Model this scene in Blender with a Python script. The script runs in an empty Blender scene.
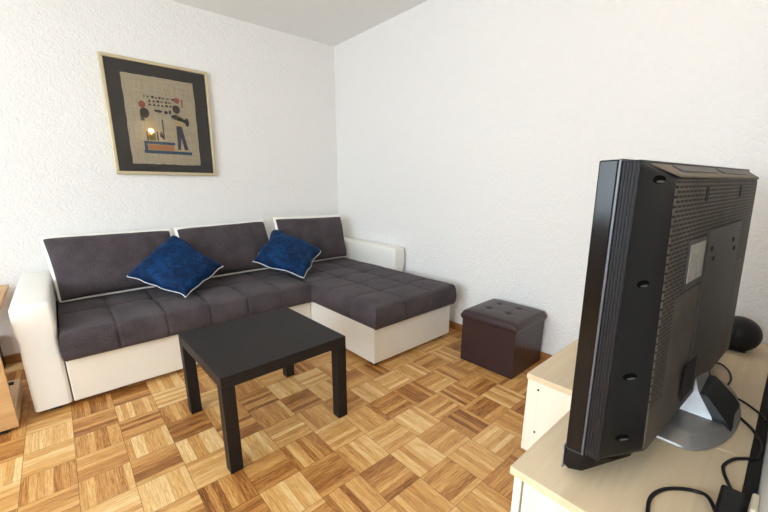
import bpy, bmesh, math, random
from mathutils import Vector, Matrix, noise
random.seed(7)
S = bpy.context.scene
COL = S.collection
PI = math.pi

# ------------------------------------------------------------------ materials
def lin(c):
    c = c / 255.0
    return c / 12.92 if c <= 0.04045 else ((c + 0.055) / 1.055) ** 2.4
def rgb(r, g, b): return (lin(r), lin(g), lin(b), 1)

class NT:
    """small helper around a node tree"""
    def __init__(s, name):
        s.m = bpy.data.materials.new(name); s.m.use_nodes = True
        s.t = s.m.node_tree; s.b = s.t.nodes['Principled BSDF']; s.out = s.t.nodes['Material Output']
    def n(s, kind, **kw):
        nd = s.t.nodes.new(kind)
        for k, v in kw.items(): setattr(nd, k, v)
        return nd
    def put(s, sock, v):
        if isinstance(v, bpy.types.NodeSocket): s.t.links.new(v, sock)
        else: sock.default_value = v
    def math(s, op, a, b=0.0, c=None):
        nd = s.n('ShaderNodeMath', operation=op); s.put(nd.inputs[0], a); s.put(nd.inputs[1], b)
        if c is not None: s.put(nd.inputs[2], c)
        return nd.outputs[0]
    def coord(s, which='Object'):
        return s.n('ShaderNodeTexCoord').outputs[which]
    def mapping(s, v, scale=(1, 1, 1), loc=(0, 0, 0), rot=(0, 0, 0)):
        nd = s.n('ShaderNodeMapping'); s.put(nd.inputs['Vector'], v)
        nd.inputs['Scale'].default_value = scale; nd.inputs['Location'].default_value = loc; nd.inputs['Rotation'].default_value = rot
        return nd.outputs[0]
    def noise(s, v, scale, detail=3, rough=.5, dist=0):
        nd = s.n('ShaderNodeTexNoise'); s.put(nd.inputs['Vector'], v)
        nd.inputs['Scale'].default_value = scale; nd.inputs['Detail'].default_value = detail
        nd.inputs['Roughness'].default_value = rough; nd.inputs['Distortion'].default_value = dist
        return nd.outputs['Fac']
    def ramp(s, f, stops, interp='LINEAR'):
        nd = s.n('ShaderNodeValToRGB'); s.put(nd.inputs[0], f); cr = nd.color_ramp; cr.interpolation = interp
        while len(cr.elements) < len(stops): cr.elements.new(0.5)
        for e, (p, c) in zip(cr.elements, stops): e.position = p; e.color = c
        return nd.outputs[0]
    def mix(s, f, a, b, mode='MIX'):
        nd = s.n('ShaderNodeMix', data_type='RGBA', blend_type=mode)
        s.put(nd.inputs[0], f); s.put(nd.inputs[6], a); s.put(nd.inputs[7], b)
        return nd.outputs[2]
    def bump(s, h, strength=.3, dist=.01):
        nd = s.n('ShaderNodeBump'); s.put(nd.inputs['Height'], h)
        nd.inputs['Strength'].default_value = strength; nd.inputs['Distance'].default_value = dist
        s.t.links.new(nd.outputs[0], s.b.inputs['Normal'])
    def base(s, c, rough=.5, metal=0, spec=.5):
        s.put(s.b.inputs['Base Color'], c); s.put(s.b.inputs['Roughness'], rough)
        s.b.inputs['Metallic'].default_value = metal; s.b.inputs['Specular IOR Level'].default_value = spec
        return s

def plain(name, c, rough=.5, metal=0, spec=.5, var=.0, scale=20):
    k = NT(name)
    if var:
        f = k.noise(k.coord(), scale, 4)
        lo = tuple(x * (1 - var) for x in c[:3]) + (1,); hi = tuple(min(1, x * (1 + var)) for x in c[:3]) + (1,)
        c = k.ramp(f, [(.3, lo), (.7, hi)])
    k.base(c, rough, metal, spec); return k.m

def wall_mat(name, c, strength):
    k = NT(name); v = k.coord('Object')
    n1 = k.noise(v, 62, 3, .55, .6); n2 = k.noise(v, 24, 2, .5, .3)
    h = k.math('ADD', k.math('MULTIPLY', n1, .7), k.math('MULTIPLY', n2, .45))
    h = k.ramp(h, [(.42, (0, 0, 0, 1)), (.68, (1, 1, 1, 1))])
    k.base(c, .85, 0, .2); k.bump(h, strength, .004); return k.m

def parquet_mat():
    k = NT('oak_mosaic_parquet'); sep = k.n('ShaderNodeSeparateXYZ'); k.put(sep.inputs[0], k.coord('Object'))
    P = .174
    gx = k.math('DIVIDE', k.math('ADD', sep.outputs[0], 2.409), P); gy = k.math('DIVIDE', k.math('ADD', sep.outputs[1], 1.393), P)
    ix = k.math('FLOOR', gx); iy = k.math('FLOOR', gy)
    fx = k.math('SUBTRACT', gx, ix); fy = k.math('SUBTRACT', gy, iy)
    odd = k.math('FLOORED_MODULO', k.math('ADD', ix, iy), 2.0)         # 0: strips run along y
    ev = k.math('SUBTRACT', 1.0, odd)
    across = k.math('ADD', k.math('MULTIPLY', ev, fx), k.math('MULTIPLY', odd, fy))
    along = k.math('ADD', k.math('MULTIPLY', ev, fy), k.math('MULTIPLY', odd, fx))
    st = k.math('MULTIPLY', across, 7.0); si = k.math('FLOOR', st); sf = k.math('SUBTRACT', st, si)
    cv = k.n('ShaderNodeCombineXYZ'); k.put(cv.inputs[0], ix); k.put(cv.inputs[1], iy); k.put(cv.inputs[2], si)
    wn = k.n('ShaderNodeTexWhiteNoise', noise_dimensions='3D'); k.put(wn.inputs['Vector'], cv.outputs[0])
    cs = k.n('ShaderNodeCombineXYZ'); k.put(cs.inputs[0], ix); k.put(cs.inputs[1], iy); k.put(cs.inputs[2], 77.3)
    ws = k.n('ShaderNodeTexWhiteNoise', noise_dimensions='3D'); k.put(ws.inputs['Vector'], cs.outputs[0])
    tone = k.math('ADD', k.math('ADD', k.math('MULTIPLY', wn.outputs['Value'], .40), .09), k.math('MULTIPLY', ws.outputs['Value'], .42))
    # grain stretched along the strip
    gv = k.n('ShaderNodeCombineXYZ')
    k.put(gv.inputs[0], k.math('MULTIPLY', st, 4.2)); k.put(gv.inputs[1], k.math('MULTIPLY', along, 1.5))
    k.put(gv.inputs[2], k.math('MULTIPLY', wn.outputs['Value'], 37.0))
    g = k.noise(gv.outputs[0], 1.6, 5, .62, .8)
    tone = k.math('ADD', tone, k.math('MULTIPLY', k.math('SUBTRACT', g, .5), 1.25))
    c = k.ramp(tone, [(.05, rgb(112, 66, 28)), (.26, rgb(164, 106, 52)), (.46, rgb(200, 145, 80)), (.68, rgb(220, 172, 106)), (.92, rgb(238, 206, 150))])
    # joints
    e1 = k.math('MINIMUM', sf, k.math('SUBTRACT', 1.0, sf))
    j1 = k.math('LESS_THAN', e1, .028)
    e2 = k.math('MINIMUM', k.math('MINIMUM', fx, k.math('SUBTRACT', 1.0, fx)), k.math('MINIMUM', fy, k.math('SUBTRACT', 1.0, fy)))
    j2 = k.math('LESS_THAN', e2, .0065)
    c = k.mix(k.math('MULTIPLY', j1, .3), c, rgb(110, 66, 32)); c = k.mix(k.math('MULTIPLY', j2, .6), c, rgb(82, 46, 20))
    k.base(c, k.math('ADD', .30, k.math('MULTIPLY', g, .16)), 0, .45)
    k.bump(k.math('SUBTRACT', g, k.math('MULTIPLY', j2, 1.0)), .08, .002)
    return k.m

def wood(name, c1, c2, axis=0, rough=.42):
    k = NT(name); sc = [28, 28, 28]; sc[axis] = 1.6
    v = k.mapping(k.coord('Object'), tuple(sc))
    g = k.noise(v, 1.0, 5, .6, 1.2); big = k.noise(k.mapping(k.coord('Object'), tuple(3 if i != axis else .7 for i in range(3))), 1.0, 2)
    f = k.math('ADD', k.math('MULTIPLY', g, .6), k.math('MULTIPLY', big, .4))
    k.base(k.ramp(f, [(.32, c1), (.66, c2)]), rough, 0, .4); return k.m

def fabric(name, c1, c2, scale=260, rough=.95, sheen=.06):
    k = NT(name); v = k.coord('Object')
    n1 = k.noise(v, scale, 2, .6); n2 = k.noise(v, 7, 3)
    f = k.math('ADD', k.math('MULTIPLY', n1, .6), k.math('MULTIPLY', n2, .4))
    k.base(k.ramp(f, [(.36, c1), (.64, c2)]), rough, 0, .15)
    k.b.inputs['Sheen Weight'].default_value = sheen; k.b.inputs['Sheen Roughness'].default_value = .5
    k.bump(n1, .25, .002); return k.m

def leather(name, c, rough=.42, bump=.12):
    k = NT(name); n1 = k.noise(k.coord('Object'), 180, 3); n2 = k.noise(k.coord('Object'), 6, 2)
    lo = tuple(x * .96 for x in c[:3]) + (1,)
    k.base(k.ramp(n2, [(.3, lo), (.7, c)]), rough, 0, .45); k.bump(n1, bump, .002); return k.m

def velvet():
    k = NT('royal_blue_velvet'); n = k.noise(k.coord('Object'), 14, 4, .65, 1.2)
    k.base(k.ramp(n, [(.28, rgb(2, 16, 40)), (.5, rgb(3, 38, 78)), (.75, rgb(8, 66, 116))]), .75, 0, .2)
    k.b.inputs['Sheen Weight'].default_value = .25; k.b.inputs['Sheen Roughness'].default_value = .4
    k.b.inputs['Sheen Tint'].default_value = rgb(40, 120, 170)
    k.bump(n, .5, .006); return k.m

def vents():
    """black plastic with rows of slots"""
    k = NT('vented_black_plastic'); sep = k.n('ShaderNodeSeparateXYZ'); k.put(sep.inputs[0], k.coord('Object'))
    z = k.math('DIVIDE', sep.outputs[2], .0098); fz = k.math('FRACT', z); iz = k.math('FLOOR', z)
    x = k.math('ADD', k.math('DIVIDE', sep.outputs[0], .030), k.math('MULTIPLY', k.math('FLOORED_MODULO', iz, 2.0), .5))
    fx = k.math('FRACT', x)
    slot = k.math('MULTIPLY', k.math('LESS_THAN', fz, .5), k.math('LESS_THAN', fx, .84))
    lim = k.math('MAXIMUM', k.math('GREATER_THAN', sep.outputs[2], .36), k.math('MULTIPLY', k.math('LESS_THAN', sep.outputs[0], .19), k.math('GREATER_THAN', sep.outputs[2], .12)))
    slot = k.math('MULTIPLY', slot, lim)
    n = k.noise(k.coord('Object'), 9, 3)
    body = k.ramp(n, [(.3, rgb(74, 66, 59)), (.7, rgb(98, 88, 78))])  # brown of warm reflected light painted into the black plastic
    k.base(k.mix(slot, body, rgb(8, 8, 8)), .5, 0, .35); k.bump(k.math('SUBTRACT', 1.0, slot), .4, .002); return k.m

def ribbed():
    k = NT('ribbed_black_plastic'); sep = k.n('ShaderNodeSeparateXYZ'); k.put(sep.inputs[0], k.coord('Object'))
    w = k.math('SINE', k.math('MULTIPLY', sep.outputs[1], 1100.0))
    k.base(rgb(26, 26, 30), .42, 0, .4); k.bump(w, .5, .002); return k.m

def papyrus():
    k = NT('papyrus_sheet'); v = k.coord('Object')
    a = k.noise(k.mapping(v, (160, 5, 9)), 1, 3); b = k.noise(k.mapping(v, (7, 5, 170)), 1, 3)
    f = k.math('ADD', k.math('MULTIPLY', a, .5), k.math('MULTIPLY', b, .5))
    k.base(k.ramp(f, [(.35, rgb(196, 184, 156)), (.65, rgb(232, 222, 198))]), .8, 0, .2); return k.m

def glass_mat():
    k = NT('picture_glass'); k.t.nodes.remove(k.b)
    tr = k.n('ShaderNodeBsdfTransparent'); gl = k.n('ShaderNodeBsdfGlossy'); gl.inputs['Roughness'].default_value = .02
    fr = k.n('ShaderNodeFresnel'); fr.inputs['IOR'].default_value = 1.5
    mx = k.n('ShaderNodeMixShader'); k.put(mx.inputs[0], fr.outputs[0]); k.put(mx.inputs[1], tr.outputs[0]); k.put(mx.inputs[2], gl.outputs[0])
    k.t.links.new(mx.outputs[0], k.out.inputs['Surface']); return k.m

def glow(name, c, s):
    k = NT(name); k.base(c, .5); k.b.inputs['Emission Color'].default_value = c; k.b.inputs['Emission Strength'].default_value = s; return k.m

M = dict(
    wall=wall_mat('white_textured_plaster', rgb(238, 236, 234), .62),
    smooth=plain('smooth_wall_paint', rgb(236, 234, 230), .85, 0, .2, .01),
    ceil=plain('ceiling_paint', rgb(238, 238, 236), .9, 0, .1, .01),
    parquet=parquet_mat(),
    skirt=wood('brown_skirting', rgb(128, 82, 44), rgb(176, 124, 74), 0),
    skirty=wood('brown_skirting_side', rgb(128, 82, 44), rgb(176, 124, 74), 1),
    birch=wood('light_birch_veneer', rgb(222, 198, 162), rgb(236, 216, 184), 0),
    birch_lit=wood('window_lit_birch', rgb(232, 224, 204), rgb(244, 238, 222), 2),  # same birch made paler, window light painted into the wood
    black_plastic=plain('matt_black_plastic', rgb(20, 21, 23), .42, 0, .35, .08, 30),
    gloss_black=plain('gloss_black_plastic', rgb(16, 12, 12), .14, 0, .3),
    rubber=plain('black_cable_rubber', rgb(16, 16, 17), .45),
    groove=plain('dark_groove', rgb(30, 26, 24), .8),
    pit_shade=plain('recess_shade_black', rgb(6, 6, 7), .9, 0, .1), lip=plain('grey_plastic_lip', rgb(92, 90, 88), .5),
    silver=plain('brushed_silver_plastic', rgb(176, 178, 182), .3, .75, .5, .03, 60),
    silverdark=plain('grey_silver_plastic', rgb(160, 158, 156), .32, .5, .5, .03, 60),
    trimgrey=plain('dark_grey_trim', rgb(96, 98, 104), .35, .3),
    ribs=ribbed(), vents=vents(),
    dusty_lit=plain('lit_dusty_plastic', rgb(118, 108, 94), .6, 0, .3, .12, 14),  # lit look of the dusty top painted into its brown
    vesa=plain('brown_black_plate', rgb(60, 52, 46), .45, 0, .4, .08, 12),
    label=plain('silver_label_foil', rgb(176, 172, 164), .4, .2, .5, .25, 60),
    fabric=fabric('charcoal_upholstery', rgb(56, 50, 53), rgb(90, 81, 85)),
    white=leather('white_leatherette', rgb(240, 237, 230)),
    cream=leather('cream_leatherette', rgb(236, 228, 214)),
    brown=leather('dark_brown_leatherette', rgb(54, 36, 38), .36, .2),
    velvet=velvet(),
    piping=plain('pale_piping', rgb(214, 212, 210), .6),
    wenge=plain('black_brown_laminate', rgb(28, 24, 24), .5, 0, .3, .10, 40),
    gold=plain('champagne_gold_frame', rgb(205, 192, 158), .35, .45, .5, .06, 8),
    mount=plain('black_mount_board', rgb(40, 38, 40), .8, 0, .2),
    papyrus=papyrus(), glass=glass_mat(),
    p_blue=plain('ink_blue', rgb(28, 88, 122), .8), p_orange=plain('ink_orange', rgb(206, 142, 84), .8),
    p_dark=plain('ink_dark', rgb(52, 44, 46), .8), p_red=plain('ink_red', rgb(176, 88, 58), .8),
    p_green=plain('ink_green', rgb(120, 130, 74), .8), p_cream=plain('ink_cream', rgb(222, 204, 160), .8), p_navy=plain('ink_navy', rgb(42, 48, 82), .8),
    sidewood=wood('honey_pine', rgb(186, 142, 92), rgb(214, 172, 120), 0),
    socket=plain('cream_plastic', rgb(232, 222, 196), .4),
    frame=plain('white_window_frame', rgb(238, 238, 236), .4),
    bulb=glow('warm_lamp_glass', (1, .62, .28, 1), 60.0),
    brass=plain('brass', rgb(190, 150, 80), .3, .9),
)

# ------------------------------------------------------------------ object helpers
def empty(name, loc, rz=0.0, rx=0.0):
    o = bpy.data.objects.new(name, None); COL.objects.link(o); o.empty_display_size = .05
    o.location = loc; o.rotation_euler = (rx, 0, rz)
    o['_'] = 0; del o['_']
    MW[o.name] = Matrix.Translation(loc) @ Matrix.Rotation(rz, 4, 'Z') @ Matrix.Rotation(rx, 4, 'X')
    return o
MW = {}
def tag(o, label, cat, group=None):
    o['label'] = label; o['category'] = cat
    if group: o['group'] = group
    return o
def link(name, bm, mat, parent=None, smooth=False, local=False):
    """bm in world coordinates (or the parent's when local)"""
    if parent is not None:
        mw = MW[parent.name]
        if not local: bm.transform(mw.inverted())
    bmesh.ops.recalc_face_normals(bm, faces=bm.faces)
    me = bpy.data.meshes.new(name); bm.to_mesh(me); bm.free()
    me.materials.append(mat)
    if smooth:
        for p in me.polygons: p.use_smooth = True
    o = bpy.data.objects.new(name, me); COL.objects.link(o)
    if parent is not None: o.parent = parent; MW[o.name] = MW[parent.name]
    else: MW[o.name] = Matrix.Identity(4)
    return o
def struct(name, bm, mat, **k):
    o = link(name, bm, mat, None, **k); o['kind'] = 'structure'; return o
def autosmooth(o, ang=40):
    for p in o.data.polygons: p.use_smooth = True
    o.data.set_sharp_from_angle(angle=math.radians(ang)); return o

def box(bm, x0, x1, y0, y1, z0, z1, bev=0, seg=2):
    t = bmesh.new(); bmesh.ops.create_cube(t, size=1)
    bmesh.ops.scale(t, vec=(abs(x1 - x0), abs(y1 - y0), abs(z1 - z0)), verts=t.verts)
    bmesh.ops.translate(t, vec=((x0 + x1) / 2, (y0 + y1) / 2, (z0 + z1) / 2), verts=t.verts)
    if bev: bmesh.ops.bevel(t, geom=t.edges[:], offset=bev, segments=seg, profile=.5, affect='EDGES')
    me = bpy.data.meshes.new('t'); t.to_mesh(me); t.free(); bm.from_mesh(me); bpy.data.meshes.remove(me); return bm
def B(*a, **k): return box(bmesh.new(), *a, **k)
def loft(bm, rings, cap=True):
    vs = [[bm.verts.new(p) for p in r] for r in rings]; n = len(vs[0])
    for a, b in zip(vs, vs[1:]):
        for i in range(n): bm.faces.new((a[i], a[(i + 1) % n], b[(i + 1) % n], b[i]))
    if cap: bm.faces.new(vs[0]); bm.faces.new(vs[-1][::-1])
    return bm
def catmull(pts, n=8, closed=False):
    P = [Vector(p) for p in pts]; out = []; m = len(P)
    rng = range(m) if closed else range(m - 1)
    for i in rng:
        if closed: p0, p1, p2, p3 = P[i - 1], P[i], P[(i + 1) % m], P[(i + 2) % m]
        else: p0, p1, p2, p3 = P[max(i - 1, 0)], P[i], P[i + 1], P[min(i + 2, m - 1)]
        for k in range(n):
            t = k / n
            out.append(.5 * ((2 * p1) + (-p0 + p2) * t + (2 * p0 - 5 * p1 + 4 * p2 - p3) * t * t + (-p0 + 3 * p1 - 3 * p2 + p3) * t ** 3))
    if not closed: out.append(P[-1])
    return out
def tube(bm, pts, r, seg=8, closed=False):
    pts = [Vector(p) for p in pts]; n = len(pts); rings = []; prev = None
    for i, p in enumerate(pts):
        a = pts[i - 1] if (i > 0 or closed) else p; b = pts[(i + 1) % n] if (i < n - 1 or closed) else p
        d = (b - a).normalized()
        u = prev - d * prev.dot(d) if prev is not None else d.cross(Vector((0, 0, 1)) if abs(d.z) < .9 else Vector((1, 0, 0)))
        u.normalize(); prev = u; w = d.cross(u)
        rings.append([p + (u * math.cos(2 * PI * k / seg) + w * math.sin(2 * PI * k / seg)) * r for k in range(seg)])
    if closed:
        vs = [[bm.verts.new(q) for q in rr] for rr in rings]
        for i in range(n):
            a, b = vs[i], vs[(i + 1) % n]
            for k in range(seg): bm.faces.new((a[k], a[(k + 1) % seg], b[(k + 1) % seg], b[k]))
    else: loft(bm, rings)
    return bm

def linspace(a, b, n): return [a + (b - a) * i / (n - 1) for i in range(n)]
def tufted(x0, x1, y0, y1, z0, z1, nx, ny, r=.024, depth=.012, crown=.005, seed=0, notch=None):
    """upholstered slab: rounded edges, seams in a grid, dimples at the crossings"""
    bm = bmesh.new(); W, D = x1 - x0, y1 - y0
    def axis(L, n):
        pts = set()
        for i in range(n + 1):
            for d in (-.03, -.018, -.009, -.004, 0, .004, .009, .018, .03):
                t = i * L / n + d
                if 0 <= t <= L: pts.add(round(t, 5))
        for t in (0, .003, .008, .015, .024, .035): pts.add(t); pts.add(round(L - t, 5))
        for t in linspace(0, L, int(L / .03) + 2): pts.add(round(t, 5))
        s = sorted(pts); o = [s[0]]
        for t in s[1:]:
            if t - o[-1] > .0025: o.append(t)
        return o
    ax, ay = axis(W, nx), axis(D, ny)
    def g(t, L, n, edge=False):
        best = 1e9
        for i in range(0 if edge else 1, n + (1 if edge else 0)): best = min(best, abs(t - i * L / n))
        return best
    def top(u, v):
        z = z1
        d = min(u, W - u, v, D - v)
        if d < r: z -= r * (1 - math.sqrt(max(0, 1 - ((r - d) / r) ** 2)))
        gx, gy = g(u, W, nx), g(v, D, ny)
        s = math.exp(-(gx / .008) ** 2) * .5 + math.exp(-(gy / .008) ** 2) * .5
        s = min(s, .6) + .95 * math.exp(-((gx * gx + gy * gy) / .034 ** 2))
        z -= depth * s
        z += crown * abs(math.sin(PI * u / W * nx) * math.sin(PI * v / D * ny)) ** .5 * min(1, d / .08)
        z += .004 * noise.noise(Vector((u * 7 + seed, v * 7, seed)))
        return z
    V = {}
    for i, u in enumerate(ax):
        for j, v in enumerate(ay): V[i, j] = bm.verts.new((x0 + u, y0 + v, top(u, v)))
    nI, nJ = len(ax), len(ay)
    for i in range(nI - 1):
        for j in range(nJ - 1): bm.faces.new((V[i, j], V[i + 1, j], V[i + 1, j + 1], V[i, j + 1]))
    per = [(i, 0) for i in range(nI)] + [(nI - 1, j) for j in range(1, nJ)] + [(i, nJ - 1) for i in range(nI - 2, -1, -1)] + [(0, j) for j in range(nJ - 2, 0, -1)]
    prev = [V[k] for k in per]
    zt = z1 - r
    for lv, (fz, ins) in enumerate([(.25, -.004), (.5, -.007), (.75, -.006), (.92, 0), (1.0, .012)]):
        ring = []
        for (i, j) in per:
            u, v = ax[i], ay[j]; nxn = (-1 if i == 0 else 1 if i == nI - 1 else 0); nyn = (-1 if j == 0 else 1 if j == nJ - 1 else 0)
            seam = 0
            if nyn: seam = max(seam, math.exp(-(g(u, W, nx) / .006) ** 2))
            if nxn: seam = max(seam, math.exp(-(g(v, D, ny) / .006) ** 2))
            k = ins + (.007 * seam if fz < 1 else 0)
            ring.append(bm.verts.new((x0 + u - nxn * k, y0 + v - nyn * k, zt + (z0 - zt) * fz)))
        n = len(ring)
        for q in range(n): bm.faces.new((prev[q], ring[q], ring[(q + 1) % n], prev[(q + 1) % n]))
        prev = ring
    bm.faces.new(prev[::-1])
    return bm

def quad_pt(c, u, v):
    """c: four corners LB, RB, RT, LT; u, v in -1..1"""
    a = (1 - u) / 2; b = (1 + u) / 2; d = (1 - v) / 2; e = (1 + v) / 2
    return c[0] * a * d + c[1] * b * d + c[2] * b * e + c[3] * a * e
def cushion_shell(c, T, side, n=26, power=.42, pinch=.05, seams=None, seed=0, offset=0.0, wob=0.0):
    """one half (side=+1 front, -1 back) of a cushion between four corners; returns bm and its outline"""
    c = [Vector(p) for p in c]; nrm = (c[1] - c[0]).cross(c[3] - c[0]).normalized()
    bm = bmesh.new(); V = {}; seed_w = round(c[0].x * 10, 2)
    L = [math.sin(PI / 2 * t) for t in linspace(-1, 1, n)]
    def P(u, v):
        uu = u * (1 - pinch * (1 - v * v) ) ; vv = v * (1 - pinch * (1 - u * u))
        q = quad_pt(c, uu, vv)
        if wob: q = q + (c[1] - c[0]).normalized() * wob * noise.noise(Vector((uu * 1.9, vv * 1.9, seed_w))) + (c[3] - c[0]).normalized() * wob * noise.noise(Vector((uu * 1.9 + 5, vv * 1.9, seed_w)))
        return q
    for i, u in enumerate(L):
        for j, v in enumerate(L):
            h = max(0, (1 - u ** 4)) ** power * max(0, (1 - v ** 4)) ** power
            t = T * h
            if seams:
                for s in seams[0]: t -= .010 * math.exp(-((u - s) / .035) ** 2) * h
                for s in seams[1]: t -= .010 * math.exp(-((v - s) / .05) ** 2) * h
                for s in seams[0]:
                    for q in seams[1]: t -= .010 * math.exp(-(((u - s) / .09) ** 2 + ((v - q) / .14) ** 2)) * h
            t += .006 * h * noise.noise(Vector((u * 2.2 + seed, v * 2.2, seed * 1.7)))
            V[i, j] = bm.verts.new(P(u, v) + nrm * side * (t + offset))
    for i in range(n - 1):
        for j in range(n - 1): bm.faces.new((V[i, j], V[i + 1, j], V[i + 1, j + 1], V[i, j + 1]))
    per = [(u, -1) for u in L] + [(1, v) for v in L[1:]] + [(u, 1) for u in L[-2::-1]] + [(-1, v) for v in L[-2:0:-1]]
    outline = [P(u, v) for u, v in per]
    return bm, outline, nrm

# ------------------------------------------------------------------ the room
H = 2.434; XW = -4.6; YS = -3.293; YR = -4.3; XR = -1.78
NW = .12
struct('floor', B(XW - NW, NW, YR - NW, NW, -.1, 0), M['parquet'])
struct('ceiling', B(XW - NW, NW, YR - NW, NW, H, H + .1), M['ceil'])
struct('wall_north', B(XW - NW, NW, 0, NW, 0, H), M['wall'])
struct('wall_east', B(0, NW, YR - NW, 0, 0, H), M['wall'])
struct('wall_south', B(XR, 0, YR - NW, YS, 0, H), M['smooth'])
struct('wall_recess', B(XW - NW, XR, YR - NW, YR, 0, H), M['smooth'])
# west wall with one wide window
wy0, wy1, wz0, wz1 = -3.9, -1.25, .75, 2.25
w = bmesh.new()
for a in ((YR, wy0, 0, H), (wy1, 0, 0, H), (wy0, wy1, 0, wz0), (wy0, wy1, wz1, H)): box(w, XW - NW, XW, *a)
struct('wall_west', w, M['smooth'])
w = bmesh.new()
for a in ((wy0, wy0 + .06, wz0, wz1), (wy1 - .06, wy1, wz0, wz1), (wy0, wy1, wz0, wz0 + .06), (wy0, wy1, wz1 - .06, wz1), ((wy0 + wy1) / 2 - .04, (wy0 + wy1) / 2 + .04, wz0, wz1)):
    box(w, XW - .09, XW - .03, *a, bev=.004)
struct('window_1', w, M['frame'])
struct('baseboard_north', B(XW, -.001, -.014, -.0005, .0005, .058, bev=.003), M['skirt'])
struct('baseboard_east', B(-.014, -.0005, YS + .002, -.016, .0005, .056, bev=.003), M['skirty'])

# ------------------------------------------------------------------ corner sofa
sofa = empty('corner_sofa', (-1.6, -.5, 0))
tag(sofa, 'L-shaped corner sofa in white leatherette with charcoal tufted seat and right chaise', 'sofa')
AX0, AX1 = -2.547, -2.397; YF = -.906; XC = -.924; YC = -1.649; XE = -.165
# left armrest: a thick pad over a slightly slimmer lower body
def arm(x0, x1, yf, yb, zt, inner):
    bm = bmesh.new()
    prof = [(.030, .0), (.30, .0), (.40, .003), (.455, -.004), (zt - .07, -.004), (zt - .016, -.002), (zt - .004, .003), (zt, .011)]
    rings = []
    r = .02
    for z, ins in prof:
        a0, a1, b0, b1 = x0 + ins, x1 - ins, yf + ins, yb
        ring = []
        for cx, cy, s in ((a0 + r, b0 + r, PI), (a1 - r, b0 + r, 1.5 * PI), (a1 - r, b1 - r, 0), (a0 + r, b1 - r, .5 * PI)):
            for k in range(6):
                t = s + PI / 2 * k / 5; ring.append((cx + r * math.cos(t), cy + r * math.sin(t), z))
        rings.append(ring)
    rings.append([((p[0] - (x0 + x1) / 2) * .8 + (x0 + x1) / 2, (p[1] - (yf + yb) / 2) * .95 + (yf + yb) / 2, zt + .003) for p in rings[-1]])
    return loft(bm, rings)
autosmooth(link('armrest', arm(AX0, AX1, YF, -.03, .588, 1), M['white'], sofa), 60)
autosmooth(link('armrest', arm(-.155, -.030, -1.03, -.03, .60, 1), M['white'], sofa), 60)
link('backrest', B(AX1 + .002, -.157, -.17, -.03, .03, .56, bev=.02, seg=3), M['white'], sofa)
link('seat_base', B(AX1 + .006, XC - .004, YF, -.18, .03, .272, bev=.006), M['cream'], sofa)
link('chaise_base', B(XC, XE, YC, -.18, .03, .272, bev=.006), M['white'], sofa)
for x, y in ((-2.47, -.84), (-2.47, -.1), (-1.02, -.84), (-.87, -1.59), (-.22, -1.59), (-.1, -.1)):
    link('leg', B(x - .025, x + .025, y - .025, y + .025, 0, .0295, bev=.003), M['black_plastic'], sofa)
autosmooth(link('seat_cushion', tufted(-2.392, -.944, -.945, -.175, .272, .425, 6, 2, seed=1), M['fabric'], sofa), 70)
autosmooth(link('chaise_cushion', tufted(-.940, -.158, -1.683, -.175, .272, .425, 3, 6, seed=5), M['fabric'], sofa), 70)

def back_cushion(x0, x1, yb, yt, z0, z1, label, seed, tilt=0.0, T=.085, lx=0, rx=0):
    c = [(x0, yb, z0), (x1, yb, z0), (x1 - .005 + rx, yt, z1 + tilt), (x0 + .005 - lx, yt, z1)]
    cx, cy, cz = (x0 + x1) / 2, yb, z0 - .01
    root = empty('back_cushion', (cx, cy, cz)); tag(root, label, 'cushion', 'charcoal back cushions with white backs on the sofa')
    s = [[-.34, .34], [0.0]]
    f, out, nrm = cushion_shell(c, T, 1, seams=s, seed=seed, power=.3, pinch=.02)
    cb = [(x0 - .003, yb, z0), (x1 + .003, yb, z0), (x1 + rx, yt, z1 + tilt + .016), (x0 - lx, yt, z1 + .016)]
    b, out, nrm = cushion_shell(cb, .036, -1, seed=seed + 3, power=.22, pinch=.012)
    t_ = cushion_shell(cb, .022, 1, seed=seed + 3, power=.2, pinch=.012)[0]
    me = bpy.data.meshes.new('t'); t_.to_mesh(me); t_.free(); b.from_mesh(me); bpy.data.meshes.remove(me)
    bmesh.ops.remove_doubles(b, verts=b.verts, dist=.0004)
    link('fabric_front', f, M['fabric'], root, smooth=True)
    link('leather_back', b, M['white'], root, smooth=True)
    link('piping', tube(bmesh.new(), [p - nrm * .004 for p in out], .0085, 8, True), M['white'], root, smooth=True)
    return root
back_cushion(-2.368, -1.672, -.350, -.150, .447, .812, 'charcoal back cushion with white edge, next to the left armrest', 1.3, -.01, lx=.035)
back_cushion(-1.634, -.922, -.350, -.150, .447, .806, 'middle charcoal back cushion with white edge, between the two blue pillows', 4.1, .012)
back_cushion(-.866, -.192, -.375, -.250, .447, .842, 'charcoal back cushion with white edge at the chaise corner, beside right armrest', 7.7, -.02, rx=.030)

def throw_pillow(c, label, seed):
    # c: left, bottom, right, top corners
    lo = min(p[2] for p in c)
    root = empty('throw_pillow', (sum(p[0] for p in c) / 4, sum(p[1] for p in c) / 4, lo))
    tag(root, label, 'pillow', 'blue velvet throw pillows on the sofa')
    f, out, nrm = cushion_shell(c, .08, 1, seed=seed, power=.42, pinch=.035, wob=.02)
    b, _, _ = cushion_shell(c, .055, -1, seed=seed + 2, power=.42, pinch=.035, wob=.02)
    for v in b.verts: pass
    me = bpy.data.meshes.new('t'); b.to_mesh(me); b.free(); f.from_mesh(me); bpy.data.meshes.remove(me)
    bmesh.ops.remove_doubles(f, verts=f.verts, dist=.0004)
    link('velvet_cover', f, M['velvet'], root, smooth=True)
    link('piping', tube(bmesh.new(), out, .004, 6, True), M['piping'], root, smooth=True)
throw_pillow([(-2.015, -.462, .570), (-1.761, -.777, .447), (-1.431, -.550, .562), (-1.681, -.301, .782)], 'royal blue velvet pillow standing on its corner on the left half of the sofa', 2.0)
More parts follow.
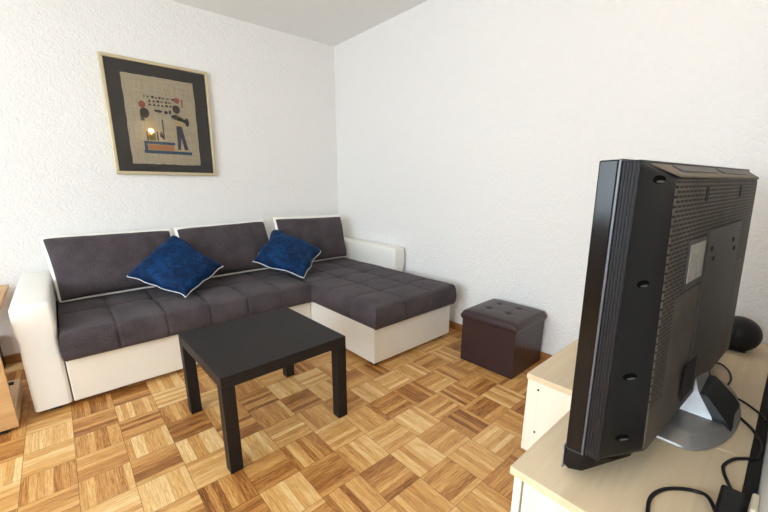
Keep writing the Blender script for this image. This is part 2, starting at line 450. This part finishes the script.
throw_pillow([(-1.221, -.570, .565), (-.938, -.851, .449), (-.630, -.598, .580), (-.924, -.352, .764)], 'royal blue velvet pillow leaning at the joint of sofa and chaise', 9.0)

# ------------------------------------------------------------------ coffee table
tc = (-1.639, -1.628); ta = .0155; tw, td = .298, .2927
tb = empty('coffee_table', (tc[0], tc[1], 0), ta)
tag(tb, 'low black-brown square coffee table with thick legs on the parquet floor', 'table')
link('tabletop', B(-tw, tw, -td, td, .383, .433, bev=.0025), M['wenge'], tb, local=True)
for sx in (-1, 1):
    for sy in (-1, 1):
        link('leg', B(sx * tw, sx * (tw - .052), sy * td, sy * (td - .052), 0, .3828, bev=.002), M['wenge'], tb, local=True)

# ------------------------------------------------------------------ storage ottoman
ot = empty('storage_ottoman', (-.2126, -2.107, 0), .0114)
tag(ot, 'dark brown leatherette cube ottoman with a buttoned lid, standing by the right wall', 'ottoman')
bm = bmesh.new(); n = 24; h = .183; rings = []
for kz, z in enumerate(linspace(.002, .29, 7)):
    ring = []
    for s in range(4):
        for k in range(n):
            t = -1 + 2 * k / n; a = PI / 2 * s
            d = h + (.0015 * math.sin(k * 2.3 + s) if s in (0, 1) else .0004 * math.sin(k * 2.3)) * (1 - t * t) * math.sin(PI * (z + .02) / .33)
            p = Vector((t * h, -d, z)); ring.append((Matrix.Rotation(a, 3, 'Z') @ p))
    rings.append(ring)
loft(bm, rings)
autosmooth(link('body', bm, M['brown'], ot, local=True), 35)
# lid: lip and buttoned pad
lid = bmesh.new(); hl = .191; N = 41; V = {}
g = linspace(-hl, hl, N)
btn = [(sx * .064, sy * .066) for sx in (-1, 1) for sy in (-1, 1)]
for i, x in enumerate(g):
    for j, y in enumerate(g):
        d = min(hl - abs(x), hl - abs(y)); r = .022
        z = .348 + .014 * (1 - (x / hl) ** 4) * (1 - (y / hl) ** 4)
        if d < r: z -= r * (1 - math.sqrt(max(0, 1 - ((r - d) / r) ** 2)))
        for bx, by in btn:
            q = math.hypot(x - bx, y - by); z -= .014 * math.exp(-(q / .016) ** 2)
            z -= .003 * math.exp(-(min(abs(x - bx), abs(y - by)) / .006) ** 2) * math.exp(-(q / .05) ** 2)
        V[i, j] = lid.verts.new((x, y, z))
for i in range(N - 1):
    for j in range(N - 1): lid.faces.new((V[i, j], V[i + 1, j], V[i + 1, j + 1], V[i, j + 1]))
per = [(i, 0) for i in range(N)] + [(N - 1, j) for j in range(1, N)] + [(i, N - 1) for i in range(N - 2, -1, -1)] + [(0, j) for j in range(N - 2, 0, -1)]
prev = [V[k] for k in per]
for z, s in ((.318, 1.008), (.304, 1.010), (.298, .985), (.291, .985), (.2905, .96)):
    ring = [lid.verts.new((V[k].co.x * s, V[k].co.y * s, z)) for k in per]
    m = len(ring)
    for q in range(m): lid.faces.new((prev[q], ring[q], ring[(q + 1) % m], prev[(q + 1) % m]))
    prev = ring
lid.faces.new(prev[::-1])
lo = autosmooth(link('lid', lid, M['brown'], ot, local=True), 50)
for bx, by in btn:
    t = bmesh.new(); bmesh.ops.create_uvsphere(t, u_segments=16, v_segments=8, radius=.010)
    bmesh.ops.scale(t, vec=(1, 1, .45), verts=t.verts); bmesh.ops.translate(t, vec=(bx, by, .349), verts=t.verts)
    link('button', t, M['brown'], lo, smooth=True, local=True)

# ------------------------------------------------------------------ framed papyrus
px0, pz0, pw, ph, pa = -1.9335, 1.2218, .6923, .7814, -.013
pic = empty('framed_picture', (px0, -.004, pz0))
pic.rotation_euler = (0, -pa, 0); MW[pic.name] = Matrix.Translation((px0, -.004, pz0)) @ Matrix.Rotation(-pa, 4, 'Y')
tag(pic, 'glazed papyrus picture with black mount and champagne gold frame on the left wall', 'picture')
fr = bmesh.new(); fw = .022
for a in ((0, pw, 0, fw), (0, pw, ph - fw, ph), (0, fw, fw, ph - fw), (pw - fw, pw, fw, ph - fw)):
    box(fr, a[0], a[1], -.028, 0, a[2], a[3], bev=.004)
link('frame', fr, M['gold'], pic, local=True)
link('mount', B(fw, pw - fw, -.010, -.003, fw, ph - fw), M['mount'], pic, local=True)
pp = bmesh.new(); X0, X1, Z0, Z1 = .112, .578, .078, .682
out = []
for a, b in (((X0, Z0), (X1, Z0)), ((X1, Z0), (X1, Z1)), ((X1, Z1), (X0, Z1)), ((X0, Z1), (X0, Z0))):
    for k in range(14):
        t = k / 14; out.append((a[0] + (b[0] - a[0]) * t + random.uniform(-.0025, .0025), a[1] + (b[1] - a[1]) * t + random.uniform(-.0025, .0025)))
loft(pp, [[(x, -.0105, z) for x, z in out], [(x, -.0125, z) for x, z in out]])
sheet = link('papyrus', pp, M['papyrus'], pic, local=True)
# a plain painted scene: a low bench, a seated and a standing figure, two rows of small signs above
def ink(name, shapes, mat, y=-.0127):
    if len(shapes) > 1 and name != 'painted_signs':
        for q in shapes: ink(name, [q], mat, y)
        return
    t = bmesh.new()
    for s in shapes:
        pts = [(p[0] - px0, p[1] - pz0) for p in s]
        loft(t, [[(x, y, z) for x, z in pts], [(x, y - .0005, z) for x, z in pts]])
    link(name, t, M[mat], sheet, local=True)
R = lambda a, b, c, d: [(a, c), (b, c), (b, d), (a, d)]
def disc(cx, cz, rx, rz=None, n=14): return [(cx + rx * math.cos(2 * PI * k / n), cz + (rz or rx) * math.sin(2 * PI * k / n)) for k in range(n)]
ink('painted_bench', [R(-1.737, -1.412, 1.376, 1.398), R(-1.732, -1.528, 1.442, 1.462), R(-1.732, -1.712, 1.398, 1.445)], 'p_blue')
ink('painted_bench', [R(-1.710, -1.536, 1.400, 1.440)], 'p_orange')
ink('painted_plinth', [R(-1.520, -1.430, 1.398, 1.412)], 'p_cream')
fig = [[(-1.51, 1.412), (-1.49, 1.412), (-1.478, 1.50), (-1.462, 1.412), (-1.435, 1.412), (-1.468, 1.585), (-1.505, 1.585)]]
ink('painted_figure', fig, 'p_navy')
ink('painted_figure', [[(-1.512, 1.582), (-1.462, 1.582), (-1.44, 1.64), (-1.48, 1.66), (-1.53, 1.64)]], 'p_cream')
ink('painted_figure', [[(-1.535, 1.655), (-1.53, 1.635), (-1.42, 1.605), (-1.415, 1.625), (-1.50, 1.665)], disc(-1.492, 1.702, .026, .03), disc(-1.425, 1.617, .014, .03)], 'p_dark')
ink('painted_figure', [[(-1.716, 1.53), (-1.62, 1.53), (-1.64, 1.60), (-1.69, 1.63), (-1.715, 1.60)]], 'p_cream')
ink('painted_figure', [disc(-1.705, 1.655, .03, .035), R(-1.735, -1.712, 1.60, 1.66), R(-1.71, -1.70, 1.465, 1.53), R(-1.645, -1.635, 1.465, 1.53), R(-1.60, -1.592, 1.48, 1.62), [(-1.625, 1.50), (-1.60, 1.48), (-1.59, 1.49), (-1.615, 1.54)]], 'p_dark')
ink('painted_figure', [[(-1.697, 1.467), (-1.65, 1.467), (-1.65, 1.52), (-1.697, 1.525)]], 'p_green')
ink('painted_crown', [disc(-1.715, 1.71, .022, .025), disc(-1.483, 1.765, .020), R(-1.452, -1.442, 1.72, 1.775)], 'p_red')
gl_ = []
random.seed(3)
for row, z in ((0, 1.768), (1, 1.742), (2, 1.718)):
    x = -1.70 if row < 1 else -1.675
    while x < -1.51:
        w_ = random.uniform(.014, .026); k = random.random()
        if k < .35: gl_.append(disc(x + w_ / 2, z, w_ * .45, .009, 8))
        elif k < .7: gl_.append(R(x, x + w_ * .8, z - .003, z + .003)); gl_.append(R(x, x + .004, z - .009, z + .008))
        else: gl_.append([(x, z - .009), (x + w_, z - .009), (x + w_ * .4, z + .009)])
        x += w_ + .006
ink('painted_signs', gl_, 'p_dark')
ink('painted_signs', [disc(-1.61, 1.675, .022, .010, 8), disc(-1.565, 1.672, .014, .012, 8), R(-1.64, -1.62, 1.67, 1.685), R(-1.545, -1.53, 1.665, 1.69)], 'p_dark')
link('glass', B(fw - .002, pw - fw + .002, -.0185, -.0165, fw - .002, ph - fw + .002), M['glass'], pic, local=True)

# ------------------------------------------------------------------ cabinets
HC = .45; YB = -3.268
def cabinet(name, label, x0, x1, yf, legs=False):
    root = empty(name, ((x0 + x1) / 2, (yf + YB) / 2, 0)); tag(root, label, 'cabinet', None)
    link('top', B(x0, x1, YB, yf, HC - .022, HC, bev=.002), M['birch'], root)
    zb = .0 if not legs else .12
    zt = HC - .0225
    c = bmesh.new()
    ys_ = yf - .004 if legs else yf - .036; di = .027 if legs else .006
    box(c, x0 + .006, x0 + .026, YB + .004, ys_, zb, zt, bev=.001); box(c, x1 - .026, x1 - .006, YB + .004, ys_, zb, zt, bev=.001)
    box(c, x0 + .027, x1 - .027, YB + .004, YB + .012, zb + .06, zt); box(c, x0 + .027, x1 - .027, YB + .014, yf - .036, zb + .06, zb + .078)
    link('carcass', c, M['birch_lit'], root)
    xm = (x0 + x1) / 2; k = 1 if x1 - x0 < .6 else 2
    for q in range(k):
        a = x0 + di + (x1 - x0 - 2 * di) * q / k; b = x0 + di + (x1 - x0 - 2 * di) * (q + 1) / k
        dr = link('door', B(a + .001, b - .001, yf - .030, yf - .010, zb + .004, zt - .003, bev=.0015), M['birch_lit'], root)
        link('handle', B((a + b) / 2 - .05, (a + b) / 2 + .05, yf - .0098, yf + .006, zt - .06, zt - .05, bev=.002), M['silver'], dr)
    if legs:
        link('plinth', B(x0 + .026, x1 - .026, YB + .02, yf - .06, .0, .1195), M['birch_lit'], root)
    return root, zb
c1, _ = cabinet('media_cabinet', 'pale birch low cabinet under the near end of the television', -1.530, -1.051, -2.876)
c2, _ = cabinet('media_cabinet', 'deeper pale birch low cabinet protruding behind the television, next to the right wall', -1.049, -.020, -2.676, True)
for z, y in ((.396, -2.722), (.218, -2.726)):
    t = bmesh.new(); bmesh.ops.create_cone(t, cap_ends=True, segments=14, radius1=.004, radius2=.004, depth=.0015, matrix=Matrix.Translation((-1.0436, y, z)) @ Matrix.Rotation(PI / 2, 4, 'Y'))
    link('screw_hole', t, M['groove'], c2)
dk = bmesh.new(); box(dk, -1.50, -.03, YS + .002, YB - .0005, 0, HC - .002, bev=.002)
tag(link('gap_shade', dk, M['groove']), 'dark board for the cabinet back edges and the painted shade of the wall gap', 'filler')  # dark filler: painted shade of the wall gap plus the cabinet back edges

# ------------------------------------------------------------------ television
TYAW = math.atan2(-.060, 1.03); W = 1.09; HT = .665; TZ = .525; TILT = math.radians(-1.2)
tv = empty('television', (-.935, -3.08, HC))
# local frame of the panel: x along the width, y to the front, z up; hinge at the bottom edge
TM = Matrix.Translation((-1.45, -2.969, TZ)) @ Matrix.Rotation(TYAW, 4, 'Z') @ Matrix.Rotation(TILT, 4, 'X')
tag(tv, 'large black flat-screen television seen from behind, on its silver foot on the cabinets', 'television')
def tvp(name, bm, mat, parent=None, auto=None):
    """panel parts keep the panel's own frame"""
    bmesh.ops.recalc_face_normals(bm, faces=bm.faces)
    me = bpy.data.meshes.new(name); bm.to_mesh(me); bm.free(); me.materials.append(mat)
    o = bpy.data.objects.new(name, me); COL.objects.link(o); o.parent = parent or tv
    if parent is None: o.matrix_local = MW[tv.name].inverted() @ TM
    MW[o.name] = TM
    if auto: autosmooth(o, auto)
    return o
bz = bmesh.new()
box(bz, .0501, W - .0501, -.0355, -.0005, .615, HT); box(bz, .0501, W - .0501, -.0355, -.0005, 0, .05)
box(bz, 0, .05, -.036, 0, 0, HT, bev=.003); box(bz, W - .05, W, -.036, 0, 0, HT, bev=.003)
tvp('bezel', bz, M['gloss_black'])
tvp('screen', B(.045, W - .045, -.022, -.004, .045, .62), M['gloss_black'])
tvp('silver_trim', B(-.0015, W + .0015, -.041, -.0362, -.001, HT + .001, bev=.001), M['trimgrey'])
tvp('ribbed_frame', B(.001, W - .001, -.072, -.0412, .002, HT - .003, bev=.001), M['ribs'])
# rear shell: chamfered sides rising to the vented hump
def ring(x0, x1, z0, z1, y, n=5, r=.02):
    o = []
    for cx, cz, s in ((x0 + r, z0 + r, PI), (x1 - r, z0 + r, 1.5 * PI), (x1 - r, z1 - r, 0), (x0 + r, z1 - r, .5 * PI)):
        for k in range(n): t = s + PI / 2 * k / (n - 1); o.append((cx + r * math.cos(t), y if not callable(y) else y(cz + r * math.sin(t)), cz + r * math.sin(t)))
    return o
yr = lambda z: -.112 - .022 * (1 - z / HT)
sh = bmesh.new()
loft(sh, [ring(.006, W - .006, .004, HT - .010, -.0722, r=.006), ring(.010, W - .010, .004, HT - .012, -.074, r=.008), ring(.100, W - .082, .008, HT - .036, lambda z: yr(z) + .008, r=.018)])
bmesh.ops.triangulate(sh, faces=sh.faces[:])
shell = tvp('rear_shell', sh, M['black_plastic'], auto=30)
hb = bmesh.new()
loft(hb, [ring(.1005, W - .0825, .0085, HT - .0365, lambda z: yr(z) + .0078, r=.018), ring(.104, W - .086, .012, HT - .040, lambda z: yr(z) + .005, r=.018)])
hump = tvp('vented_panel', hb, M['vents'], auto=30)
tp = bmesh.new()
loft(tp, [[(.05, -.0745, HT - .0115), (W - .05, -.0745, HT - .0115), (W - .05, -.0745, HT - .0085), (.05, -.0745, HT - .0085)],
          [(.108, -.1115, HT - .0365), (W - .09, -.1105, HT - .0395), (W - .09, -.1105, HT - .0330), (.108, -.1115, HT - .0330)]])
tvp('top_cover', tp, M['dusty_lit'])
for a_, b_ in ((.16, .46), (.54, .84)):
    tq = bmesh.new(); loft(tq, [[(a_, -.080, HT - .0130), (b_, -.080, HT - .0130), (b_, -.080, HT - .0100), (a_, -.080, HT - .0100)], [(a_, -.100, HT - .0270), (b_, -.100, HT - .0270), (b_, -.100, HT - .0225), (a_, -.100, HT - .0225)]])
    tvp('top_vent', tq, M['vesa'])
def on_rear(x, z, d=0): return Vector((x, yr(z) + .005 - d, z))
def plate(name, x0, x1, z0, z1, d0, d1, mat, parent):
    t = bmesh.new()
    a = [on_rear(x0, z0, d0), on_rear(x1, z0, d0), on_rear(x1, z1, d0), on_rear(x0, z1, d0)]
    b = [on_rear(x0, z0, d1), on_rear(x1, z0, d1), on_rear(x1, z1, d1), on_rear(x0, z1, d1)]
    loft(t, [a, b]); return tvp(name, t, mat, parent)
PL = plate('mounting_plate', .40, .80, .07, .50, .0002, .006, M['vesa'], hump)
LB = plate('label_recess', .235, .395, .375, .49, .0002, .003, M['vesa'], hump)
plate('rating_label', .25, .38, .388, .478, .0032, .0042, M['label'], hump)
for x, z in ((.44, .45), (.47, .42), (.70, .45), (.73, .42)):
    t = bmesh.new(); bmesh.ops.create_cone(t, cap_ends=True, segments=16, radius1=.007, radius2=.007, depth=.003, matrix=Matrix.Translation(on_rear(x, z, .0065)) @ Matrix.Rotation(PI / 2, 4, 'X'))
    tvp('mounting_screw', t, M['groove'], hump)
for x in (.33, .72): plate('slot', x, x + .022, .575, .608, .0002, .0015, M['groove'], hump)
plate('socket_recess', .34, .45, .05, .15, .0062, .0075, M['groove'], hump)
from mathutils.bvhtree import BVHTree
BV = BVHTree.FromPolygons([v.co for v in shell.data.vertices], [p.vertices[:] for p in shell.data.polygons])
# screw recesses down the near chamfer: flat discs, shade painted black, lower lip grey
for z in (.625, .415, .205, .055):
    A0 = Vector((.010, -.074, z)); A1 = Vector((.100, yr(z) + .008, z)); dirc = (A1 - A0).normalized(); nn = Vector((dirc.y, -dirc.x, 0))
    c = A0 + dirc * .048
    hit_ = BV.ray_cast(c + nn * .1, -nn)
    c, nn = hit_[0], (hit_[1] if hit_[1].dot(nn) > 0 else -hit_[1]); dirc = Vector((0, 0, 1)).cross(nn).normalized(); dirc = dirc if dirc.x > 0 else -dirc
    t = bmesh.new(); o_ = [(c + dirc * .017 * math.cos(2 * PI * k / 20) + Vector((0, 0, .008 * math.sin(2 * PI * k / 20)))) for k in range(20)]
    loft(t, [[p - nn * .002 for p in o_], [p + nn * .0008 for p in o_]])
    rc = tvp('screw_recess', t, M['pit_shade'], shell)
    t = bmesh.new(); o_ = [(c + nn * .0010 + dirc * (.003 + .011 * math.cos(2 * PI * k / 16)) + Vector((0, 0, -.004 + .0025 * math.sin(2 * PI * k / 16)))) for k in range(16)]
    loft(t, [o_, [p + nn * .0004 for p in o_]])
    tvp('recess_lip', t, M['lip'], rc)
# speaker bar under the bezel with its silver lip
sb = bmesh.new()
loft(sb, [ring(.0, W, -.052, -.001, -.002, r=.004), ring(.0, W, -.058, -.001, -.012, r=.004), ring(.004, W - .004, -.048, -.001, -.040, r=.004), ring(.10, W - .1, -.014, .0, -.105, r=.004)])
tvp('speaker_bar', sb, M['gloss_black'], auto=30)
tvp('trim_lip', B(-.002, W + .002, .0005, .004, -.062, .004, bev=.001), M['silver'])
# foot: D-shaped silver base, sloping neck and dark spine
def foot_ring(s, z, cx=-.860, cy=-3.09):
    pts = [(-1.125, -2.965), (-1.130, -3.140)]
    for k in range(1, 16):
        t = PI * k / 16; pts.append((-.860 - .270 * math.cos(t), -3.140 - .094 * math.sin(t)))
    pts += [(-.590, -3.140), (-.595, -2.965)]
    return [(cx + (x - cx) * s, cy + (y - cy) * s, z) for x, y in pts]
ft = bmesh.new()
loft(ft, [foot_ring(.985, HC), foot_ring(1.0, HC + .005), foot_ring(.99, HC + .010), foot_ring(.86, HC + .026)])
foot = autosmooth(link('foot', ft, M['silverdark'], tv), 25)
nk = bmesh.new()
loft(nk, [[(-.955, -3.186, HC + .0262), (-.765, -3.186, HC + .0262), (-.765, -3.085, HC + .0262), (-.955, -3.085, HC + .0262)],
          [(-.942, -3.138, .545), (-.778, -3.138, .545), (-.778, -3.070, .545), (-.942, -3.070, .545)],
          [(-.930, -3.105, .64), (-.790, -3.105, .64), (-.790, -3.060, .64), (-.930, -3.060, .64)]])
link('neck', nk, M['silver'], tv)
sp = bmesh.new()
loft(sp, [[(-.958, -3.224, HC + .0150), (-.762, -3.224, HC + .0150), (-.762, -3.1865, HC + .0150), (-.958, -3.1865, HC + .0150)],
          [(-.957, -3.208, .488), (-.763, -3.208, .488), (-.763, -3.177, .488), (-.957, -3.177, .488)],
          [(-.944, -3.158, .540), (-.776, -3.158, .540), (-.776, -3.1405, .540), (-.944, -3.1405, .540)]])
link('rear_spine', sp, M['black_plastic'], tv)

# ------------------------------------------------------------------ things on the cabinets
def cable(name, pts, r, label):
    tag(link(name, tube(bmesh.new(), catmull(pts, 8), r, 8), M['rubber'], smooth=True), label, 'cable')
zc = HC + .0045
CABLES = []

# round speaker beside the wall
spk = empty('round_speaker', (-.175, -3.155, HC)); tag(spk, 'round black ball-shaped speaker behind the television by the right wall', 'speaker')
t = bmesh.new(); bmesh.ops.create_uvsphere(t, u_segments=32, v_segments=20, radius=.076)
for v in t.verts:
    if v.co.z < -.060: v.co.z = -.060
bmesh.ops.translate(t, vec=(-.175, -3.155, HC + .066), verts=t.verts)
body = link('body', t, M['black_plastic'], spk, smooth=True)
t = bmesh.new(); bmesh.ops.create_cone(t, cap_ends=True, segments=28, radius1=.055, radius2=.050, depth=.008)
t.transform(Matrix.Translation((-.175 - .054, -3.155 + .046, HC + .086)) @ Vector((-.75, .55, .35)).to_track_quat('Z', 'Y').to_matrix().to_4x4())
link('grille', t, M['ribs'], spk)
link('base', B(-.215, -.135, -3.195, -3.115, HC, HC + .006, bev=.002), M['rubber'], spk)

# power adapter
ad = empty('power_adapter', (-1.31, -3.254, HC)); tag(ad, 'black power adapter block lying near the cabinet edge by the wall', 'adapter')
link('body', B(-.066, .066, -.020, .020, 0, .030, bev=.006, seg=3), M['black_plastic'], ad, local=True)
link('cord_grip', B(-.082, -.0662, -.006, .006, .008, .022, bev=.003), M['rubber'], ad, local=True)
tag(link('wall_socket', B(-1.335, -1.27, YS + .0005, YS + .012, .46, .507, bev=.004), M['socket']), 'cream socket box on the wall beside the power adapter', 'socket')

# ------------------------------------------------------------------ side table at the left edge
st = empty('side_table', (-2.88, -.53, 0)); tag(st, 'honey-coloured wooden side table cut off by the left edge, beside the left armrest', 'table')
link('tabletop', B(-3.16, -2.602, -.975, -.09, .522, .547, bev=.002), M['sidewood'], st)
link('side_panel', B(-3.14, -2.604, -.972, -.950, .02, .5215, bev=.001), M['sidewood'], st)
link('side_panel', B(-3.14, -2.90, -.13, -.11, .02, .5215, bev=.001), M['sidewood'], st)
link('shelf', B(-3.10, -2.606, -.949, -.55, .02, .095, bev=.002), M['birch'], st)
link('shelf_bracket', B(-2.66, -2.63, -.62, -.59, .0952, .102, bev=.001), M['groove'], st)
for x, y in ((-3.12, -.955), (-2.66, -.95), (-3.08, -.55), (-2.66, -.55), (-2.93, -.12)):
    link('foot', B(x - .015, x + .015, y - .012, y + .012, 0, .0198), M['black_plastic'], st)
tag(link('black_box', B(-2.86, -2.715, -.10, -.03, 0, .215, bev=.008), M['black_plastic']), 'black box on the floor against the wall beneath the side table', 'box')

# ------------------------------------------------------------------ wall lamp behind the camera, mirrored in the picture glass
wl = empty('wall_lamp', (-1.057, YS, 1.86)); tag(wl, 'small brass wall lamp with a warm globe above the television', 'lamp')
t = bmesh.new(); bmesh.ops.create_cone(t, cap_ends=True, segments=24, radius1=.05, radius2=.05, depth=.018, matrix=Matrix.Translation((-1.057, YS + .0095, 1.86)) @ Matrix.Rotation(PI / 2, 4, 'X'))
link('wall_plate', t, M['brass'], wl)
link('arm', tube(bmesh.new(), catmull([(-1.057, YS + .018, 1.86), (-1.057, YS + .07, 1.84), (-1.057, YS + .09, 1.868)], 6), .006), M['brass'], wl, smooth=True)
t = bmesh.new(); bmesh.ops.create_uvsphere(t, u_segments=20, v_segments=12, radius=.035); bmesh.ops.translate(t, vec=(-1.057, YS + .09, 1.903), verts=t.verts)
link('globe', t, M['bulb'], wl, smooth=True)
zc = .4542
cable('power_cable', [(-.745, -3.100, .60), (-.742, -3.124, .555), (-.738, -3.135, .53), (-.75, -3.152, .50), (-.765, -3.172, .478), (-.790, -3.200, .458), (-.831, -3.232, zc), (-.880, -3.262, zc), (-.951, -3.283, zc), (-1.029, -3.280, zc), (-1.055, -3.260, zc), (-1.08, -3.242, zc), (-1.125, -3.229, zc), (-1.158, -3.232, zc), (-1.19, -3.242, zc), (-1.225, -3.250, .462), (-1.240, -3.254, .465)], .0038, 'black cable running from the television down over the foot to the power adapter')
cable('aerial_cable', [(-.40, -3.085, .52), (-.405, -3.10, .47), (-.418, -3.122, zc), (-.424, -3.146, zc), (-.474, -3.171, zc), (-.547, -3.184, zc), (-.621, -3.181, zc), (-.655, -3.180, zc)], .0030, 'thin black cable curving on the cabinet between speaker and silver foot')
cable('signal_cable', [(-.674, -3.196, zc), (-.692, -3.208, zc), (-.71, -3.231, zc), (-.738, -3.255, zc), (-.770, -3.276, zc), (-.80, -3.284, zc)], .0030, 'short black cable running from the silver foot to the wall gap')
cable('mains_cable', [(-1.378, -3.252, .464), (-1.30, -3.222, .464), (-1.284, -3.197, zc), (-1.304, -3.170, zc), (-1.334, -3.148, zc), (-1.375, -3.136, zc), (-1.414, -3.138, zc), (-1.452, -3.150, zc), (-1.49, -3.19, zc)], .0042, 'thick black cable looping forward from the power adapter across the cabinet')
cable('wall_cable', [(-.075, -3.286, .48), (-.05, -3.287, .51), (-.03, -3.286, .55)], .003, 'short black cable end by the wall behind the round speaker')

# ------------------------------------------------------------------ light
wd = bpy.data.worlds.new('World'); S.world = wd; wd.use_nodes = True
bg = wd.node_tree.nodes['Background']; bg.inputs[0].default_value = (.77, .905, 1.0, 1); bg.inputs[1].default_value = 11.8
pl = bpy.data.lights.new('window_portal', 'AREA'); pl.shape = 'RECTANGLE'; pl.size = wz1 - wz0; pl.size_y = wy1 - wy0
pl.cycles.is_portal = True
po = bpy.data.objects.new('window_portal', pl); COL.objects.link(po)
po.location = (XW - NW, (wy0 + wy1) / 2, (wz0 + wz1) / 2); po.rotation_euler = (0, -PI / 2, 0)

# ------------------------------------------------------------------ camera
cam = bpy.data.cameras.new('Camera'); co = bpy.data.objects.new('Camera', cam); COL.objects.link(co)
co.location = (-2.2978, -3.24, 1.1482); co.rotation_mode = 'XYZ'; co.rotation_euler = (1.3245, .0056, -.7084)
cam.sensor_width = 36; cam.lens = 363.576 / 768 * 36; cam.shift_x = 12.008 / 768; cam.shift_y = 18.506 / 768
cam.clip_start = .01
S.camera = co
S.view_settings.view_transform = 'Standard'; S.view_settings.look = 'None'; S.view_settings.gamma = 1; S.view_settings.exposure = 0.0
S.view_settings.use_curve_mapping = False
S.cycles.use_denoising = True; S.cycles.max_bounces = 12; S.cycles.diffuse_bounces = 8
S.cycles.sample_clamp_indirect = 10
